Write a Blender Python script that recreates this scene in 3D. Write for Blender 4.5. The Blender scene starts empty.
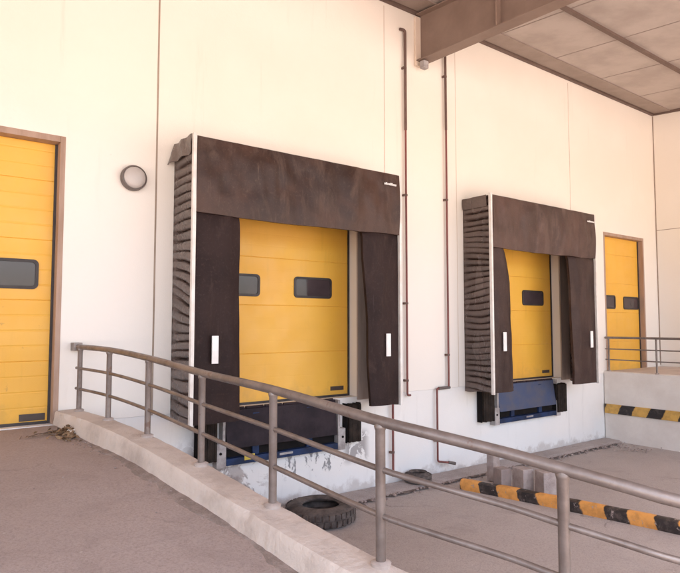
import bpy, bmesh, math, random
from mathutils import Vector, Matrix, noise as mnoise

random.seed(7)
S = bpy.context.scene
COL = S.collection
R = math.radians

# ------------------------------------------------------------------ helpers
def lerp(a, b, t): return a + (b - a) * t
def interp(x, xs, ys):
    if x <= xs[0]: return ys[0]
    for i in range(1, len(xs)):
        if x <= xs[i]:
            t = (x - xs[i-1]) / (xs[i] - xs[i-1])
            return lerp(ys[i-1], ys[i], t)
    return ys[-1]
def smooth_interp(x, xs, ys):            # Catmull-Rom
    n = len(xs)
    if x <= xs[0]:  return ys[0] + (x-xs[0])*(ys[1]-ys[0])/(xs[1]-xs[0])
    if x >= xs[-1]: return ys[-1] + (x-xs[-1])*(ys[-1]-ys[-2])/(xs[-1]-xs[-2])
    i = 0
    while x > xs[i+1]: i += 1
    def m(k):
        a, b = max(0, k-1), min(n-1, k+1)
        return (ys[b]-ys[a])/(xs[b]-xs[a])
    h = xs[i+1]-xs[i]; t = (x-xs[i])/h
    return ((2*t**3-3*t**2+1)*ys[i] + (t**3-2*t**2+t)*h*m(i) + (-2*t**3+3*t**2)*ys[i+1] + (t**3-t**2)*h*m(i+1))
def fn(x, y, z): return mnoise.noise(Vector((x, y, z)))

class MB:
    """collects shapes (world coordinates) and links them as ONE mesh object"""
    def __init__(s): s.bm = bmesh.new()
    def box(s, x0, x1, y0, y1, z0, z1, bev=0.0, M=None, seg=2):
        r = bmesh.ops.create_cube(s.bm, size=1.0)
        vs = r['verts']
        for v in vs:
            v.co = Vector((lerp(x0, x1, v.co.x+.5), lerp(y0, y1, v.co.y+.5), lerp(z0, z1, v.co.z+.5)))
        if bev > 0:
            es = list({e for v in vs for e in v.link_edges})
            rb = bmesh.ops.bevel(s.bm, geom=es, offset=bev, segments=seg, affect='EDGES', profile=.6)
            vs = list({v for f in rb['faces'] for v in f.verts} | {v for v in vs if v.is_valid})
        if M is not None:
            for v in vs: v.co = M @ v.co
        return vs
    def tube(s, pts, r, n=12, cap=True, closed=False):
        pts = [Vector(p) for p in pts]; rings = []
        m = len(pts); up = None
        for i, p in enumerate(pts):
            if closed: d = (pts[(i+1) % m]-pts[i-1])
            else: d = pts[min(i+1, m-1)] - pts[max(i-1, 0)]
            d.normalize()
            if up is None:
                up = Vector((0, 0, 1)) if abs(d.z) < .9 else Vector((1, 0, 0))
            a = d.cross(up).normalized(); b = a.cross(d).normalized(); up = b
            rr = r[i] if isinstance(r, (list, tuple)) else r
            rings.append([s.bm.verts.new(p + a*rr*math.cos(2*math.pi*k/n) + b*rr*math.sin(2*math.pi*k/n)) for k in range(n)])
        L = m if closed else m-1
        for i in range(L):
            A, B = rings[i], rings[(i+1) % m]
            for k in range(n): s.bm.faces.new((A[k], A[(k+1) % n], B[(k+1) % n], B[k]))
        if cap and not closed:
            s.bm.faces.new(rings[0][::-1]); s.bm.faces.new(rings[-1])
    def lathe(s, prof, n, M, closed=False):
        """prof: (radius, height) about local Z, placed by M"""
        rings = []
        for (r, h) in prof:
            if r < 1e-6: rings.append([s.bm.verts.new(M @ Vector((0, 0, h)))])
            else: rings.append([s.bm.verts.new(M @ Vector((r*math.cos(2*math.pi*k/n), r*math.sin(2*math.pi*k/n), h))) for k in range(n)])
        P = len(prof)
        for i in range(P if closed else P-1):
            A, B = rings[i], rings[(i+1) % P]
            for k in range(n):
                k2 = (k+1) % n
                if len(A) == 1 and len(B) == 1: continue
                if len(A) == 1: s.bm.faces.new((A[0], B[k], B[k2]))
                elif len(B) == 1: s.bm.faces.new((A[k], B[0], A[k2]))
                else: s.bm.faces.new((A[k], B[k], B[k2], A[k2]))
    def grid(s, f, nu, nv):
        V = [[s.bm.verts.new(f(i/nu, j/nv)) for j in range(nv+1)] for i in range(nu+1)]
        for i in range(nu):
            for j in range(nv): s.bm.faces.new((V[i][j], V[i+1][j], V[i+1][j+1], V[i][j+1]))
        return V
    def sheet(s, f, nu, nv, off):
        """a closed skin: front surface f(u,v), back surface moved by vector off"""
        off = Vector(off)
        A = s.grid(f, nu, nv); B = s.grid(lambda u, v: Vector(f(u, v))+off, nu, nv)
        def strip(a, b):
            for i in range(len(a)-1): s.bm.faces.new((a[i], a[i+1], b[i+1], b[i]))
        strip(A[0], B[0]); strip(A[-1], B[-1])
        strip([r[0] for r in A], [r[0] for r in B]); strip([r[-1] for r in A], [r[-1] for r in B])
    def prism(s, poly, y0, y1):
        a = [s.bm.verts.new((p[0], y0, p[1])) for p in poly]; b = [s.bm.verts.new((p[0], y1, p[1])) for p in poly]
        n = len(poly)
        s.bm.faces.new(a); s.bm.faces.new(b[::-1])
        for i in range(n): s.bm.faces.new((a[i], b[i], b[(i+1) % n], a[(i+1) % n]))
    def build(s, name, mat, parent=None, smooth=False, origin=None):
        bm = s.bm
        bmesh.ops.recalc_face_normals(bm, faces=bm.faces[:])
        base = Vector((0, 0, 0))
        if parent is not None:
            base = wpos(parent)
        if origin is not None: base = Vector(origin)
        elif parent is not None: base = wpos(parent)
        for v in bm.verts: v.co -= base
        me = bpy.data.meshes.new(name); bm.to_mesh(me); bm.free()
        me.materials.append(mat)
        if smooth:
            for p in me.polygons: p.use_smooth = True
            if smooth != True:
                try: me.set_sharp_from_angle(angle=R(smooth))
                except Exception: pass
        o = bpy.data.objects.new(name, me); COL.objects.link(o)
        if parent is not None:
            o.parent = parent; o.location = base - wpos(parent)
        else: o.location = base
        return o
def wpos(o):
    p = Vector((0, 0, 0))
    while o is not None: p += o.location; o = o.parent
    return p
def tag(o, label=None, cat=None, group=None, kind=None):
    if label: o['label'] = label
    if cat: o['category'] = cat
    if group: o['group'] = group
    if kind: o['kind'] = kind
    return o
def thing(name, loc, label, cat, group=None):
    o = bpy.data.objects.new(name, None); COL.objects.link(o); o.location = loc; o.empty_display_size = .2
    return tag(o, label, cat, group)

# ------------------------------------------------------------------ materials
def newmat(name):
    m = bpy.data.materials.new(name); m.use_nodes = True
    nt = m.node_tree; b = nt.nodes['Principled BSDF']
    return m, nt, b
def nd(nt, t, **kw):
    n = nt.nodes.new(t)
    for k, v in kw.items(): setattr(n, k, v)
    return n
def wcoord(nt, scale=(1, 1, 1), loc=(0, 0, 0)):
    g = nd(nt, 'ShaderNodeNewGeometry'); mp = nd(nt, 'ShaderNodeMapping')
    mp.inputs['Scale'].default_value = scale; mp.inputs['Location'].default_value = loc
    nt.links.new(g.outputs['Position'], mp.inputs['Vector']); return mp.outputs['Vector']
def noise(nt, vec, scale, detail=4, rough=.55, dist=0):
    n = nd(nt, 'ShaderNodeTexNoise'); n.inputs['Scale'].default_value = scale
    n.inputs['Detail'].default_value = detail; n.inputs['Roughness'].default_value = rough; n.inputs['Distortion'].default_value = dist
    nt.links.new(vec, n.inputs['Vector']); return n.outputs['Fac']
def rng(nt, val, a, b, c=0., d=1., smooth=True):
    m = nd(nt, 'ShaderNodeMapRange'); m.interpolation_type = 'SMOOTHSTEP' if smooth else 'LINEAR'
    for k, v in zip(('From Min', 'From Max', 'To Min', 'To Max'), (a, b, c, d)): m.inputs[k].default_value = v
    nt.links.new(val, m.inputs['Value']); return m.outputs['Result']
def math_(nt, op, a, b):
    m = nd(nt, 'ShaderNodeMath', operation=op)
    for i, v in enumerate((a, b)):
        if isinstance(v, (int, float)): m.inputs[i].default_value = v
        else: nt.links.new(v, m.inputs[i])
    return m.outputs[0]
def mix(nt, fac, a, b):
    m = nd(nt, 'ShaderNodeMix', data_type='RGBA')
    if isinstance(fac, (int, float)): m.inputs[0].default_value = fac
    else: nt.links.new(fac, m.inputs[0])
    for i, v in ((6, a), (7, b)):
        if isinstance(v, tuple): m.inputs[i].default_value = (*v[:3], 1)
        else: nt.links.new(v, m.inputs[i])
    return m.outputs[2]
def bump(nt, b, h, dist, strength=1.0):
    n = nd(nt, 'ShaderNodeBump'); n.inputs['Distance'].default_value = dist; n.inputs['Strength'].default_value = strength
    nt.links.new(h, n.inputs['Height']); nt.links.new(n.outputs[0], b.inputs['Normal'])
def zof(nt):
    g = nd(nt, 'ShaderNodeNewGeometry'); s = nd(nt, 'ShaderNodeSeparateXYZ')
    nt.links.new(g.outputs['Position'], s.inputs[0]); return s.outputs
def boxmask(nt, ranges, soft):
    """1 inside the world-space box (a stain with a shape of its own)"""
    o = zof(nt); out = None
    for ax, (a, b) in ranges.items():
        k = o['XYZ'.index(ax)]
        m = math_(nt, 'MULTIPLY', rng(nt, k, a-soft, a+soft), rng(nt, k, b-soft, b+soft, 1, 0))
        out = m if out is None else math_(nt, 'MULTIPLY', out, m)
    return out

def simple(name, c1, c2=None, scale=3, rough=.6, metal=0., bmp=0., bscale=60, thr=(.35, .7), stretch=(1, 1, 1), rough2=None, spec=.5):
    m, nt, b = newmat(name)
    b.inputs['Roughness'].default_value = rough; b.inputs['Metallic'].default_value = metal
    b.inputs['Specular IOR Level'].default_value = spec
    v = wcoord(nt, stretch)
    if c2 is None: c2 = tuple(c*.8 for c in c1)
    f = rng(nt, noise(nt, v, scale, 6, .62), *thr)
    nt.links.new(mix(nt, f, c1, c2), b.inputs['Base Color'])
    if rough2 is not None: nt.links.new(rng(nt, noise(nt, v, scale*2.3, 5), .3, .7, rough, rough2), b.inputs['Roughness'])
    if bmp: bump(nt, b, noise(nt, wcoord(nt), bscale, 5, .6), bmp)
    return m

def mat_wall():
    m, nt, b = newmat('cream_wall_panel'); b.inputs['Roughness'].default_value = .62
    v = wcoord(nt); vs = wcoord(nt, (5, 5, .35))
    c = mix(nt, rng(nt, noise(nt, v, .55, 4), .35, .68), WALL1, WALL2)
    streak = rng(nt, noise(nt, vs, 1.1, 6, .65), .60, .80, 0, .22)
    c = mix(nt, streak, c, (.55, .46, .37))
    spk = rng(nt, noise(nt, v, 9, 5, .7), .70, .80, 0, .35)
    c = mix(nt, spk, c, (.50, .42, .35))
    # the lower half blends into a greyer tone
    o = zof(nt)
    zz = math_(nt, 'ADD', o[2], rng(nt, noise(nt, v, .8, 3), .2, .8, -.5, .5))
    c = mix(nt, rng(nt, zz, 3.2, 5.6, .75, 0), c, WALL3)
    nt.links.new(c, b.inputs['Base Color'])
    bump(nt, b, noise(nt, v, 22, 6, .7), .004, .6)
    return m
def mat_plinth():
    m, nt, b = newmat('white_plinth_paint'); b.inputs['Roughness'].default_value = .55
    v = wcoord(nt); vs = wcoord(nt, (4, 4, .5))
    c = mix(nt, rng(nt, noise(nt, v, 1.3, 5), .35, .7), PLINTH1, PLINTH2)
    c = mix(nt, rng(nt, noise(nt, vs, 1.4, 6, .65), .56, .78, 0, .4), c, (.45, .43, .41))
    o = zof(nt); bz = math_(nt, 'ADD', o[2], rng(nt, noise(nt, wcoord(nt, (.5, 1, 1)), .9, 4), .3, .7, -.35, .35))
    c = mix(nt, rng(nt, bz, .25, .85, .38, 0), c, (.71, .755, .78))
    # splash dirt close to the ground
    o = zof(nt)
    zz = math_(nt, 'ADD', o[2], rng(nt, noise(nt, v, 4, 5, .65), .25, .75, -.14, .14))
    c = mix(nt, rng(nt, zz, .02, .20, .5, 0), c, (.36, .31, .28))
    # bare render where the paint has come off below the first dock leveller
    pv = noise(nt, v, 3.2, 7, .68, .6)
    peel = math_(nt, 'MULTIPLY', rng(nt, pv, .46, .54), boxmask(nt, {'X': (3.1, 4.30), 'Z': (.15, 1.05)}, .25))
    c = mix(nt, peel, c, mix(nt, rng(nt, noise(nt, v, 7, 5), .4, .6), (.30, .245, .225), (.46, .41, .385)))
    # black tar smears under the lip
    sv = noise(nt, wcoord(nt, (1.6, 1, .8), (3.1, 0, .4)), 4.6, 6, .7, .4)
    sm = math_(nt, 'MULTIPLY', rng(nt, sv, .54, .585), boxmask(nt, {'X': (4.4, 5.75), 'Z': (.42, .76)}, .07))
    c = mix(nt, math_(nt, 'MULTIPLY', sm, .8), c, (.11, .105, .115))
    pb = math_(nt, 'MULTIPLY', rng(nt, pv, .46, .50), boxmask(nt, {'X': (5.75, 6.2), 'Z': (.5, .95)}, .08))
    c = mix(nt, pb, c, (.36, .33, .32))
    # a few knocks
    kn = rng(nt, noise(nt, v, 6.5, 4, .6), .72, .745, 0, .8)
    c = mix(nt, kn, c, (.32, .29, .27))
    nt.links.new(c, b.inputs['Base Color'])
    h = math_(nt, 'SUBTRACT', noise(nt, v, 26, 6, .7), math_(nt, 'MULTIPLY', peel, .8))
    bump(nt, b, h, .006, .7)
    return m
def mat_ground(name, c1, c2, c3, speck, bmpd=.006, dirtscale=.45):
    m, nt, b = newmat(name); b.inputs['Roughness'].default_value = .88
    b.inputs['Specular IOR Level'].default_value = .3
    v = wcoord(nt)
    c = mix(nt, rng(nt, noise(nt, v, dirtscale, 6, .6), .36, .66), c1, c2)
    c = mix(nt, rng(nt, noise(nt, v, 1.9, 7, .68, .5), .52, .74, 0, .65), c, c3)
    c = mix(nt, rng(nt, noise(nt, v, 55, 4, .75), .40, .70, 0, .6), c, tuple(k*.8 for k in c3))
    c = mix(nt, rng(nt, noise(nt, v, 160, 3, .7), .52, .70, 0, .5), c, speck)
    c = mix(nt, rng(nt, noise(nt, v, .9, 5, .6, 1.2), .56, .70, 0, .22), c, tuple(k*.75 for k in c3))
    vo = nd(nt, 'ShaderNodeTexVoronoi'); vo.inputs['Scale'].default_value = 4.2; nt.links.new(v, vo.inputs['Vector'])
    sp = rng(nt, vo.outputs['Distance'], .03, .05, .8, 0)
    c = mix(nt, sp, c, speck)
    # tyre and drag marks with shapes of their own
    ms = noise(nt, wcoord(nt, (.22, 2.6, 1), (0, .3, 0)), 1.2, 6, .7, .8)
    c = mix(nt, rng(nt, ms, .60, .74, 0, .38), c, tuple(k*.55 for k in c1))
    # hairline cracks
    v2 = nd(nt, 'ShaderNodeTexVoronoi', feature='DISTANCE_TO_EDGE'); v2.inputs['Scale'].default_value = .42
    va = nd(nt, 'ShaderNodeVectorMath', operation='ADD'); nt.links.new(v, va.inputs[0])
    nn = nd(nt, 'ShaderNodeTexNoise'); nn.inputs['Scale'].default_value = 1.7; nn.inputs['Detail'].default_value = 6; nt.links.new(v, nn.inputs['Vector'])
    sc_ = nd(nt, 'ShaderNodeVectorMath', operation='SCALE'); sc_.inputs['Scale'].default_value = .7; nt.links.new(nn.outputs['Color'], sc_.inputs[0])
    nt.links.new(sc_.outputs[0], va.inputs[1]); nt.links.new(va.outputs[0], v2.inputs['Vector'])
    cr = math_(nt, 'MULTIPLY', rng(nt, v2.outputs['Distance'], .002, .006, 1, 0), rng(nt, noise(nt, v, .6, 3), .5, .62))
    c = mix(nt, math_(nt, 'MULTIPLY', cr, .45), c, tuple(k*.35 for k in c1))
    nt.links.new(c, b.inputs['Base Color'])
    h = math_(nt, 'ADD', noise(nt, v, 70, 5, .75), math_(nt, 'MULTIPLY', noise(nt, v, 5, 5, .6), 1.6))
    bump(nt, b, h, bmpd, .8)
    return m
def mat_curtain(name, c1, c2, dust, seed, r0=.5, r1=.8, sp=.35):
    m, nt, b = newmat(name); b.inputs['Specular IOR Level'].default_value = sp
    v = wcoord(nt, (1, 1, 1), (seed*3.7, 0, seed)); vs = wcoord(nt, (2.2, 2.2, .7), (seed, 0, 0))
    c = mix(nt, rng(nt, noise(nt, v, 1.5, 6, .6), .35, .65), c1, c2)
    d = rng(nt, noise(nt, vs, 1.5, 8, .68, .9), .50, .72, 0, .7)
    c = mix(nt, d, c, dust)
    c = mix(nt, rng(nt, noise(nt, v, 30, 5, .7), .52, .75, 0, .4), c, dust)
    sc = rng(nt, noise(nt, wcoord(nt, (9, 9, .5), (seed, 0, 0)), 1.7, 5, .7), .62, .74, 0, .45)
    c = mix(nt, sc, c, tuple(k*1.25 for k in dust))
    nt.links.new(c, b.inputs['Base Color'])
    nt.links.new(rng(nt, d, 0, .7, r0, r1), b.inputs['Roughness'])
    bump(nt, b, noise(nt, v, 14, 6, .65), .008, .6)
    return m
def mat_yellow(name, c1, c2):
    m, nt, b = newmat(name); b.inputs['Roughness'].default_value = .42
    v = wcoord(nt); vs = wcoord(nt, (3, 3, .4))
    c = mix(nt, rng(nt, noise(nt, v, .8, 5), .35, .7), c1, c2)
    c = mix(nt, rng(nt, noise(nt, vs, 1.6, 6, .65), .55, .8, 0, .3), c, tuple(k*.55 for k in c2))
    c = mix(nt, rng(nt, noise(nt, v, 7, 6, .72), .66, .74, 0, .4), c, (.28, .15, .05))
    o = zof(nt)
    zz = math_(nt, 'ADD', o[2], rng(nt, noise(nt, v, 5, 5, .65), .25, .75, -.15, .15))
    c = mix(nt, rng(nt, zz, 1.5, 1.75, .28, 0), c, (.40, .24, .07))
    nt.links.new(c, b.inputs['Base Color'])
    nt.links.new(rng(nt, noise(nt, v, 3, 5), .3, .7, .34, .58), b.inputs['Roughness'])
    # stucco embossing of the steel skin
    bump(nt, b, noise(nt, wcoord(nt, (1, 1, 2)), 45, 3, .5), .0015, .4)
    return m
def mat_stripes(name, axis, period, skew, phase, ca, cb, wear):
    """yellow and black hazard paint, worn"""
    m, nt, b = newmat(name); b.inputs['Roughness'].default_value = .6
    v = wcoord(nt); o = zof(nt)
    k = math_(nt, 'ADD', o['XYZ'.index(axis)], math_(nt, 'MULTIPLY', o[2], skew))
    k = math_(nt, 'ADD', k, phase)
    k = math_(nt, 'ADD', k, rng(nt, noise(nt, v, 9, 4), .2, .8, -.02, .02))
    fr = math_(nt, 'FRACT', math_(nt, 'DIVIDE', k, period), 0)
    e = .02
    s = math_(nt, 'MULTIPLY', rng(nt, fr, .5-e, .5+e), rng(nt, fr, 1-e, 1, 1, 0))
    ya = mix(nt, rng(nt, noise(nt, v, 6, 6, .65), .38, .66), ca, tuple(x*.72 for x in ca))
    bl = mix(nt, rng(nt, noise(nt, v, 8, 6, .65), .45, .7), cb, (.10, .075, .065))
    c = mix(nt, s, ya, bl)
    c = mix(nt, rng(nt, noise(nt, v, 11, 7, .72), .60-wear, .66-wear*.7), c, (.34, .28, .25))
    nt.links.new(c, b.inputs['Base Color'])
    bump(nt, b, noise(nt, v, 30, 6, .7), .006, .8)
    return m
def mat_glass(name, col):
    m, nt, b = newmat(name); b.inputs['Base Color'].default_value = (*col, 1)
    v = wcoord(nt)
    nt.links.new(mix(nt, rng(nt, noise(nt, v, 3, 5), .35, .7), col, tuple(k*1.3 for k in col)), b.inputs['Base Color'])
    nt.links.new(rng(nt, noise(nt, v, 6, 5), .35, .7, .03, .12), b.inputs['Roughness'])
    b.inputs['Specular IOR Level'].default_value = .5
    return m

WALL1, WALL2, WALL3 = (.82, .75, .655), (.85, .78, .69), (.81, .76, .715)
PLINTH1, PLINTH2 = (.785, .755, .725), (.815, .785, .755)
M = {}
M['wall'] = mat_wall()
M['plinth'] = mat_plinth()
M['yard'] = mat_ground('yard_concrete', (.44, .38, .35), (.49, .43, .40), (.34, .285, .26), (.54, .49, .45))
M['ramp'] = mat_ground('ramp_concrete', (.375, .302, .275), (.42, .342, .315), (.29, .228, .205), (.47, .405, .365))
M['apron'] = mat_ground('apron_concrete', (.41, .35, .325), (.47, .41, .385), (.28, .235, .215), (.5, .46, .43), .01, 1.2)
M['curb'] = simple('kerb_render', (.60, .525, .47), (.44, .37, .325), 2.6, .85, bmp=.012, bscale=18, thr=(.42, .72))
M['yellow'] = mat_yellow('yellow_door_skin', (.81, .445, .062), (.76, .395, .05))
M['rubber_trim'] = simple('black_rubber_trim', (.03, .024, .024), (.05, .04, .038), 6, .55)
M['pane'] = mat_glass('door_pane', (.055, .040, .043))
M['jamb'] = simple('tan_jamb_paint', (.42, .285, .215), (.33, .21, .15), 2.5, .6, stretch=(3, 3, .6))
M['lining'] = simple('shelter_board_tan', (.40, .315, .27), (.31, .24, .205), 2.2, .7, stretch=(3, 3, .5))
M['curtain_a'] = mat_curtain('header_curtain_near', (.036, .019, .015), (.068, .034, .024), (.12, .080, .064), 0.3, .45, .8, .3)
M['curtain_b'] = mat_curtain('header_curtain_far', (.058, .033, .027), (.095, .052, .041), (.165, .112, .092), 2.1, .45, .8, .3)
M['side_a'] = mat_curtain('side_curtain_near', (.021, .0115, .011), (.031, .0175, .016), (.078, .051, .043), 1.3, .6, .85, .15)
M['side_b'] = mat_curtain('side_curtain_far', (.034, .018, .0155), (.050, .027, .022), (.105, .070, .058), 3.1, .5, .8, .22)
M['cover'] = mat_curtain('gathered_cover', (.082, .054, .045), (.11, .074, .062), (.18, .132, .114), 4.4, .26, .5, .7)
M['alu'] = simple('white_aluminium', (.78, .74, .70), (.66, .60, .55), 5, .45)
M['marker'] = simple('white_marker', (.85, .83, .81), (.75, .72, .70), 7, .5)
M['steel_rail'] = simple('brown_grey_rail', (.26, .222, .205), (.175, .142, .128), 5, .36, metal=.6, rough2=.55, bmp=.0015, bscale=50)
M['base'] = simple('painted_base_plate', (.46, .395, .36), (.34, .28, .25), 9, .6)
nt_ = M['steel_rail'].node_tree; b_ = nt_.nodes['Principled BSDF']; old_ = b_.inputs['Base Color'].links[0].from_socket
rv_ = wcoord(nt_)
rs_ = rng(nt_, noise(nt_, rv_, 9, 7, .7), .60, .68, 0, .75)
nt_.links.new(mix(nt_, rs_, old_, (.13, .065, .042)), b_.inputs['Base Color'])
nt_.links.new(rng(nt_, rs_, 0, .75, .6, .05), b_.inputs['Metallic'])
M['pipe_red'] = simple('red_brown_pipe', (.21, .058, .048), (.14, .045, .038), 4, .5, stretch=(1, 1, .5))
M['pipe_brown'] = simple('weathered_pipe', (.15, .085, .066), (.10, .06, .048), 5, .6, stretch=(1, 1, .5))
M['leveler_blue'] = simple('blue_leveler_paint', (.018, .038, .105), (.013, .020, .044), 4, .5, spec=.2, bmp=.002)
M['lip_worn'] = simple('worn_lip_plate', (.018, .012, .016), (.036, .025, .029), 3, .6, spec=.15, bmp=.003, bscale=30)
M['lip_blue'] = simple('faded_blue_lip', (.048, .070, .145), (.085, .085, .115), 3, .5, metal=.2, bmp=.003, bscale=30)
M['bracket'] = simple('grey_white_bracket', (.42, .385, .37), (.22, .19, .18), 6, .6)
M['bumper'] = simple('bumper_rubber', (.018, .013, .011), (.040, .029, .023), 6, .85, spec=.15, bmp=.006, bscale=35)
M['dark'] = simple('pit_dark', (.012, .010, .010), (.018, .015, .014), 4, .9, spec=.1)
M['beam'] = simple('brown_beam_paint', (.24, .168, .132), (.195, .132, .102), 1.5, .5, rough2=.6)
M['stiff'] = simple('worn_stiffener_paint', (.33, .235, .185), (.26, .18, .14), 3, .5)
M['seam'] = simple('lining_seam_strip', (.30, .25, .22), (.25, .205, .18), 2, .6)
M['purlin'] = simple('purlin_paint', (.15, .10, .08), (.11, .07, .055), 2, .6)
M['roof'] = simple('roof_lining', (.46, .395, .355), (.36, .30, .265), 1.1, .6, bmp=.004, bscale=5)
M['tyre'] = simple('old_tyre', (.05, .039, .035), (.15, .12, .105), 6, .85, bmp=.004, bscale=40, thr=(.35, .7))
M['block'] = simple('concrete_block', (.42, .35, .32), (.31, .25, .225), 7, .9, bmp=.008, bscale=40)
M['block_dark'] = simple('stained_block', (.28, .22, .20), (.36, .29, .26), 6, .9, bmp=.008, bscale=40)
M['kerb_stripe'] = mat_stripes('kerb_hazard_paint', 'Y', .62, -.45, .447, (.76, .35, .085), (.026, .019, .017), .005)
M['tape_stripe'] = mat_stripes('tape_hazard_paint', 'Y', .65, .5, .282, (.64, .37, .09), (.02, .016, .016), -.06)
M['leaf'] = simple('dry_leaf', (.22, .13, .07), (.36, .25, .15), 30, .8)
M['twig'] = simple('dry_twig', (.20, .14, .10), (.12, .08, .06), 20, .85)
M['paper'] = simple('crumpled_paper', (.66, .60, .54), (.5, .44, .38), 20, .8)
M['lamp_ring'] = simple('grey_lamp_body', (.12, .095, .085), (.16, .13, .115), 6, .5)
M['lamp_glass'] = simple('opal_diffuser', (.50, .45, .42), (.44, .39, .36), 6, .28)
M['joint'] = simple('joint_sealant', (.36, .28, .22), (.28, .21, .16), 3, .7)
M['joint_faint'] = simple('joint_sealant_pale', (.60, .49, .40), (.52, .42, .34), 3, .7)
M['plate'] = simple('dark_name_plate', (.05, .035, .03), (.07, .05, .04), 8, .5)
M['tag_yellow'] = simple('yellow_tag', (.62, .46, .06), (.5, .36, .05), 8, .5)

# ------------------------------------------------------------------ key sizes
YW = 7.52            # face of the main wall
ZF = 1.505           # dock floor
XW = 16.02           # side wall
XP = 13.29           # face of the raised platform
ZR = 8.22            # canopy at the wall
SL = .09             # canopy fall
def zroof(y): return ZR - SL*(YW-y)
# line of the ramp kerb and its railing: x, y, rail height, ramp height beside it
PATH = [(1.722, 7.70, 2.392, 1.493, 1.663), (1.757, 7.40, 2.389, 1.487, 1.661), (1.868, 6.51, 2.378, 1.452, 1.650), (1.962, 5.59, 2.330, 1.422, 1.603), (2.030, 4.54, 2.257, 1.362, 1.527), (2.085, 3.52, 2.208, 1.280, 1.439), (2.160, 2.51, 2.122, 1.187, 1.356),
        (2.307, 2.172, 2.068, 1.14, 1.302), (2.468, 1.893, 2.012, 1.09, 1.246), (2.560, 1.665, 1.970, 1.05, 1.204), (2.679, 1.453, 1.922, 1.01, 1.157), (2.80, 1.245, 1.874, .965, 1.11), (3.20, .80, 1.78, .87, 1.015), (4.2, .40, 1.62, .71, .86), (6.0, .10, 1.36, .46, .60), (9.0, -.10, 1.02, .14, .27), (12.9, -.2, .73, -.05, .0)]
PD = [0.0]
for i in range(1, len(PATH)): PD.append(PD[-1] + math.dist(PATH[i][:2], PATH[i-1][:2]))
def path(d):
    """x, y, rail z, kerb z, ramp z and the outward normal at distance d along the kerb"""
    x, y, t, r, kz = (smooth_interp(d, PD, [p[k] for p in PATH]) for k in range(5))
    x2, y2 = (smooth_interp(d+.02, PD, [p[k] for p in PATH]) for k in range(2))
    tx, ty = x2-x, y2-y; L = math.hypot(tx, ty)
    return x, y, t, kz, r, Vector((-ty/L, tx/L, 0))
PYS = [-p[1] for p in PATH[:12]]
def by_y(y, k): return smooth_interp(-y, PYS, [p[k] for p in PATH[:12]])
cx = lambda y: by_y(y, 0)
tz = lambda y: by_y(y, 2)
cz = lambda y: by_y(y, 4)
rz = lambda y: by_y(y, 3)

# ------------------------------------------------------------------ the ground
b = MB()
def yard(u, v):
    x = lerp(-3, 34, u); y = lerp(-26, 7.9, v)
    return Vector((x, y, .012*fn(x*.5, y*.5, 0) - .012))
b.grid(yard, 60, 60)
tag(b.build('ground', M['yard'], smooth=True), kind='structure')
b = MB(); b.box(-300, 300, -300, 300, -.9, -.06)
tag(b.build('terrain', M['yard']), kind='structure')

FAR = [(-9, 7.7), (-9, 7.3), (-9, 6.4), (-9, 5.2), (-9, 3.5), (-9, 1.5), (-9, -1), (-9, -3), (-9, -4.5), (-8.5, -6), (-8, -7.5), (-7, -9), (-4, -12), (0, -12), (4, -12), (9, -12), (12.9, -12)]
b = MB()
def ramp(u, v):
    d = PD[-1]*v; x, y, t, k, r, n = path(d)
    fx, fy = (smooth_interp(d, PD, [p[j] for p in FAR]) for j in range(2))
    w_ = 1-(1-u)**1.0
    X = lerp(x + n.x*-.02, fx, w_); Y = lerp(y + n.y*-.02, fy, w_)
    return Vector((X, Y, r + .010*fn(X*.8, Y*.8, 3) + .004*fn(X*3, Y*3, 1)))
b.sheet(ramp, 80, 150, (0, 0, -.12))
tag(b.build('ramp', M['ramp'], smooth=40), kind='structure')

# low kerb wall along the ramp, rounded by wear
b = MB()
N = 700; rings = []
for i in range(N+1):
    d = lerp(.195, PD[-1], (i/N)); x, y, t, z, r, nv = path(d)
    k = .006*fn(d*1.7, 2, 0) + .005*fn(d*7, 9, 0) + .004*fn(d*19, 4, 0)
    chip = max(0, fn(d*2.3, 17, 0)-.25)*.05 + max(0, fn(d*9, 31, 0)-.3)*.03
    zi = r - .06
    prof = [(-.218+k*1.6-chip*.3, zi), (-.208+k*1.3, zi+.085+k), (-.196+k*.6, lerp(zi, z, .7)), (-.190+k*.5+chip*.4, z-.022-chip), (-.176+chip, z-.004-chip*.3), (-.06, z+.002), (.045, z), (.062, z-.006), (.069+k*.3, z-.02), (.072+k*.3, z-.3), (.075, -.08)]
    rings.append([b.bm.verts.new((x+nv.x*(p[0]+.003*fn(d*6, j*1.3, 4)), y+nv.y*p[0], p[1] + (.003*fn(d*7, j, 7) if 0 < j < 8 else 0))) for j, p in enumerate(prof)])
for i in range(N):
    for j in range(len(rings[0])-1): b.bm.faces.new((rings[i][j], rings[i+1][j], rings[i+1][j+1], rings[i][j+1]))
b.bm.faces.new(rings[-1]); b.bm.faces.new(rings[0][::-1])
tag(b.build('ramp_kerb', M['curb'], smooth=35), kind='structure')
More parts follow.
